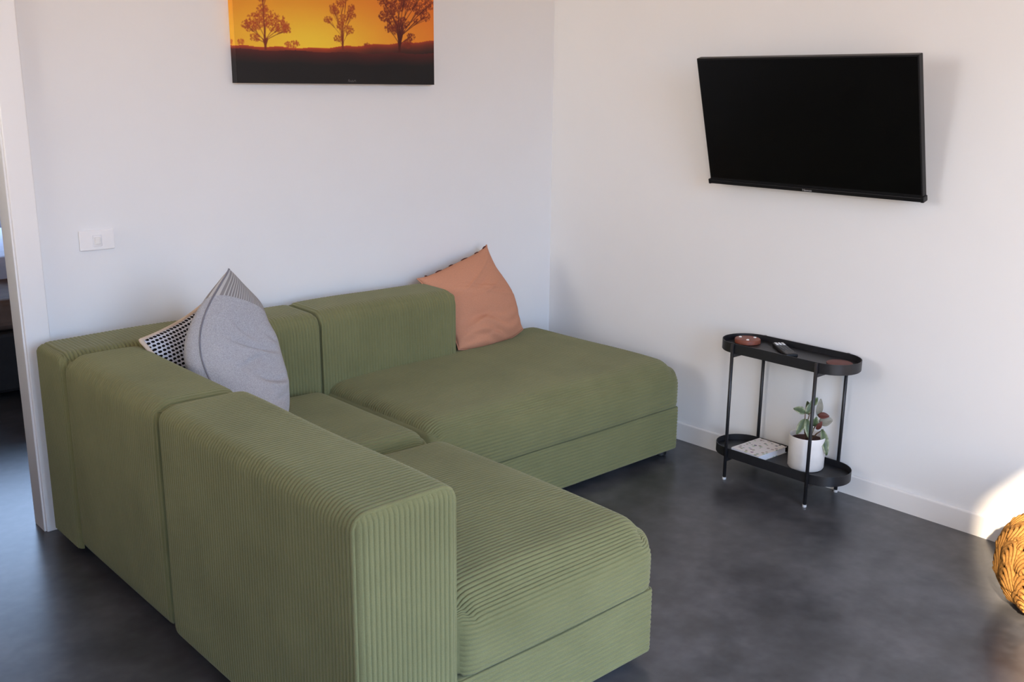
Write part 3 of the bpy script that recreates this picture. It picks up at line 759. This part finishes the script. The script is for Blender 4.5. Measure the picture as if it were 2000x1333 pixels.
for y in (TYL, TYR):
    for x in (TXF, TXB):
        lg = tube('leg', [(x, y, 0.010), (x, y, 0.575)], 0.0068, 'black_metal', tab, 14)
        lathe('foot_pad', [(0.0078, 0.0), (0.0082, 0.002), (0.0082, 0.010)], (x, y, 0), 'foot_rubber', lg, 14)
    for z in (0.520, 0.078):
        box('crossbar', (TXF + .004, y - 0.005, z), (TXB - .004, y + 0.005, z + 0.0155), 'black_metal', tab, 0.001)
adopt(tab)
# things on the upper tray
ZU, ZL = 0.5532, 0.1102
c1 = (-0.116, -1.283)
cs = empty('coaster_holder', (c1[0], c1[1], ZU)); tag(cs, 'round tan leather coaster holder with three white studs on the upper tray', 'coaster holder')
lathe('holder_body', [(0.049, 0.0), (0.052, 0.002), (0.052, 0.016), (0.050, 0.0185), (0.044, 0.0195)], (c1[0], c1[1], ZU), 'leather', cs, 40)
for a in (100, 215, 335):
    x, y = c1[0] + .033 * math.cos(math.radians(a)), c1[1] + .033 * math.sin(math.radians(a))
    lathe('stud', [(0.0065, 0), (0.006, 0.003), (0.003, 0.0045)], (x, y, ZU + 0.0188), 'stud_white', cs, 14)
adopt(cs)
c2 = lathe('coaster', [(0.047, 0.0), (0.048, 0.001), (0.048, 0.005), (0.046, 0.006)], (0, 0, 0), 'leather_dark', None, 40); c2.location = (-0.125, -1.706, ZU)
tag(c2, 'flat round reddish brown leather coaster lying on the upper tray beside the remote', 'coaster')
rm = empty('remote_control', (-0.128, -1.468, ZU)); tag(rm, 'slim black remote control with white buttons on the upper tray', 'remote')
rm.rotation_euler = (0, 0, math.atan2(-0.137, 0.165))
box('remote_body', (-0.024, -0.092, 0), (0.024, 0.092, 0.016), 'black_plastic', rm, 0.005, 3)
for r_ in range(3):
    for c_ in range(3): box('button', (-0.0185 + c_ * .0135, 0.076 - r_ * .0125, 0.0155), (-0.0085 + c_ * .0135, 0.085 - r_ * .0125, 0.0178), 'button_white', rm, 0.001)
for r_ in range(5):
    for c_ in range(3): box('button', (-0.0165 + c_ * .0125, 0.030 - r_ * .016, 0.0155), (-0.0085 + c_ * .0125, 0.037 - r_ * .016, 0.0172), 'button_dark', rm, 0.001)
# book on the lower tray
bk = empty('book', (-0.142, -1.392, ZL)); tag(bk, 'white book with a small pastel pattern lying on the lower tray', 'book')
bk.rotation_euler = (0, 0, math.radians(-3))
box('page_block', (-0.089, -0.065, 0.002), (0.088, 0.066, 0.024), 'page_paper', bk)
box('front_cover', (-0.093, -0.069, 0.024), (0.093, 0.069, 0.0262), 'cover', bk, 0.0006)
box('back_cover', (-0.093, -0.069, 0), (0.093, 0.069, 0.002), 'cover', bk, 0.0006)
box('spine', (-0.0935, 0.067, 0.0005), (0.0935, 0.0695, 0.0258), 'cover', bk, 0.0006)
# potted plant on the lower tray
pc = (-0.134, -1.604)
pp = empty('potted_plant', (pc[0], pc[1], ZL)); tag(pp, 'small variegated plant in a white ceramic pot on the lower tray', 'potted plant')
lathe('pot', [(0.060, 0.0), (0.066, 0.002), (0.0695, 0.008), (0.071, 0.10), (0.0715, 0.132), (0.0695, 0.135), (0.0665, 0.132), (0.065, 0.112)], (pc[0], pc[1], ZL), 'pot_ceramic', pp, 48)
lathe('soil', [(0.064, 0.104), (0.0645, 0.114), (0.05, 0.117), (0.02, 0.119)], (pc[0], pc[1], ZL), 'soil', pp, 32)
def leaf(base, tip, width, nrm, mat, curl=0.15):
    b0 = Vector(base); t0 = Vector(tip); ax = t0 - b0; L = ax.length; ax.normalize()
    n_ = Vector(nrm); n_ = (n_ - ax * n_.dot(ax)).normalized(); sd_ = ax.cross(n_)
    V = []; F = []; UVs = []; K = 9; Wd = 7
    for i in range(K):
        t = i / (K - 1); wd = width * (math.sin(math.pi * min(1, t * .92 + .04)) ** .75) * (1 - .25 * t)
        for j in range(Wd):
            s_ = (j / (Wd - 1) - .5) * 2
            p = b0 + ax * (L * t) + sd_ * (wd * .5 * s_) + n_ * (abs(s_) * wd * .16 + curl * L * 4 * t * (1 - t) * .5)
            V.append(p); UVs.append((j / (Wd - 1), t))
    for i in range(K - 1):
        for j in range(Wd - 1): F.append((i * Wd + j, i * Wd + j + 1, (i + 1) * Wd + j + 1, (i + 1) * Wd + j))
    ob = mesh_np('leaf', V, F, mat, pp)
    uvl = ob.data.uv_layers.new(name='UVMap')
    for lp in ob.data.loops: uvl.data[lp.index].uv = UVs[lp.vertex_index]
    sm_ = ob.modifiers.new('thickness', 'SOLIDIFY'); sm_.thickness = 0.0008
    return ob
# image axes at the table: R = screen right, U = up, D = towards the camera
RR = Vector((0.74, -0.672, 0)); DD = Vector((-0.672, -0.74, 0)).normalized(); ZZ = Vector((0, 0, 1))
P0 = Vector((pc[0], pc[1], ZL + 0.113))
def pp_(r_, u_, d_): return P0 + RR * r_ + ZZ * u_ + DD * d_
stems = [((-.004, 0, .0), (-.020, .075, .012), (-.022, .118, .014)), ((.0, 0, .005), (-.006, .07, .0), (.006, .142, -.004)), ((.008, 0, 0), (.018, .05, .01), (.034, .085, .012)), ((.012, 0, .004), (.030, .03, .012), (.052, .052, .022)), ((-.008, 0, .01), (-.024, .05, .03), (-.030, .090, .034))]
for s_ in stems:
    tube('stem', [pp_(*q) for q in s_], [0.0032, 0.0026, 0.0018], 'stem', pp, 8)
LV = [((-.022, .118, .014), (-.074, .138, .03), .036, 'leaf'), ((-.018, .112, .014), (.012, .162, .0), .030, 'leaf'), ((-.026, .096, .03), (-.062, .042, .055), .034, 'leaf'),
      ((-.020, .096, .03), (-.012, .028, .060), .040, 'leaf'), ((.006, .142, -.004), (.022, .178, .012), .030, 'leaf'), ((.032, .100, .0), (.036, .172, .008), .030, 'leaf_pale'),
      ((.030, .104, .012), (.068, .108, .03), .030, 'leaf_red'), ((.036, .078, .014), (.082, .092, .03), .050, 'leaf_pale'), ((.026, .05, .02), (.040, .088, .034), .022, 'leaf_red'),
      ((.046, .052, .022), (.060, -.042, .062), .036, 'leaf'), ((.016, .06, .01), (.020, .105, .026), .030, 'leaf'), ((.0, .10, -.01), (-.004, .150, -.03), .028, 'leaf')]
for a_, b_, wd, mt in LV:
    leaf(pp_(*a_), pp_(*b_), wd, DD * 1.0 + ZZ * 0.6, mt)
adopt(pp)

# ================================================================== crocheted pouf
PC = (-0.335, -2.725); PR, PHH = 0.262, 0.300
pf = empty('crochet_pouf', (PC[0], PC[1], 0)); tag(pf, 'round ochre crocheted pouf on the floor at the right edge', 'pouf')
def pouf_pt(lon, lat, off=0.0):
    # squashed, flat-bottomed ball
    r_ = PR * max(0.0, math.cos(lat)) ** 0.72 + off * math.cos(lat); z_ = PHH / 2 + (PHH / 2) * math.copysign(abs(math.sin(lat)) ** 0.86, lat) + off * math.sin(lat)
    return Vector((PC[0] + r_ * math.cos(lon), PC[1] + r_ * math.sin(lon), max(0.004, z_)))
V = []; F = []; NL, NB = 64, 28
for i in range(NB + 1):
    la = -math.pi / 2 + math.pi * i / NB
    for k in range(NL): V.append(pouf_pt(2 * math.pi * k / NL, la, -0.004))
for i in range(NB):
    for k in range(NL):
        l = (k + 1) % NL; F.append((i * NL + k, i * NL + l, (i + 1) * NL + l, (i + 1) * NL + k))
mesh_np('body', V, F, 'yarn', pf)
def cords(name, paths, rad, seg=6):
    VV = []; FF = []
    for p in paths:
        v, f = tube_vf(p, rad, seg); o_ = len(VV); VV += v; FF += [tuple(a + o_ for a in q) for q in f]
    ob = mesh_np(name, VV, FF, 'yarn', pf); return ob
# fans of thick cord, row above row, each fan a part of its own
ROWS = [(-50, 14), (-28, 17), (-6, 18), (16, 17), (38, 14), (60, 9)]
for ri, (la0, nc) in enumerate(ROWS):
    for ci in range(nc):
        lo0 = 2 * math.pi * (ci + 0.5 * (ri % 2)) / nc + 0.3; half = math.pi / nc * 1.10
        rot = random.uniform(-0.35, 0.35); arcs = []
        for q in (1.0, 0.80, 0.60, 0.40, 0.2):
            pth = []
            for k in range(13):
                t = math.pi * k / 12
                ex, ey = q * math.cos(t), q * math.sin(t) * 1.05
                cx_, cy_ = ex * math.cos(rot) - ey * math.sin(rot), ex * math.sin(rot) + ey * math.cos(rot)
                pth.append(pouf_pt(lo0 + half * cx_, math.radians(la0 - 10 + 27 * cy_), 0.010 - 0.008 * q + 0.006 * math.sin(t)))
            arcs.append(pth)
        cords('fan', arcs, 0.0066, 7)
adopt(pf)

# ================================================================== bed glimpsed through the doorway
bd = empty('bed', (-2.0, 2.6, 0)); tag(bd, 'bed with pale linen and brown throw glimpsed through the dark doorway', 'bed')
box('bed_base', (-2.30, 1.75, 0.03), (-0.5, 3.75, 0.34), 'bed_dark', bd, 0.02)
box('mattress', (-2.28, 1.78, 0.34), (-0.52, 3.7, 0.50), 'bed_brown', bd, 0.05, 4)
box('quilt', (-2.29, 2.4, 0.44), (-0.5, 3.72, 0.62), 'bed_white', bd, 0.05, 4)
for x, y in ((-2.2, 1.85), (-.6, 1.85), (-2.2, 3.65), (-.6, 3.65)): box('leg', (x - .03, y - .03, 0), (x + .03, y + .03, 0.04), 'bed_dark', bd)
adopt(bd)
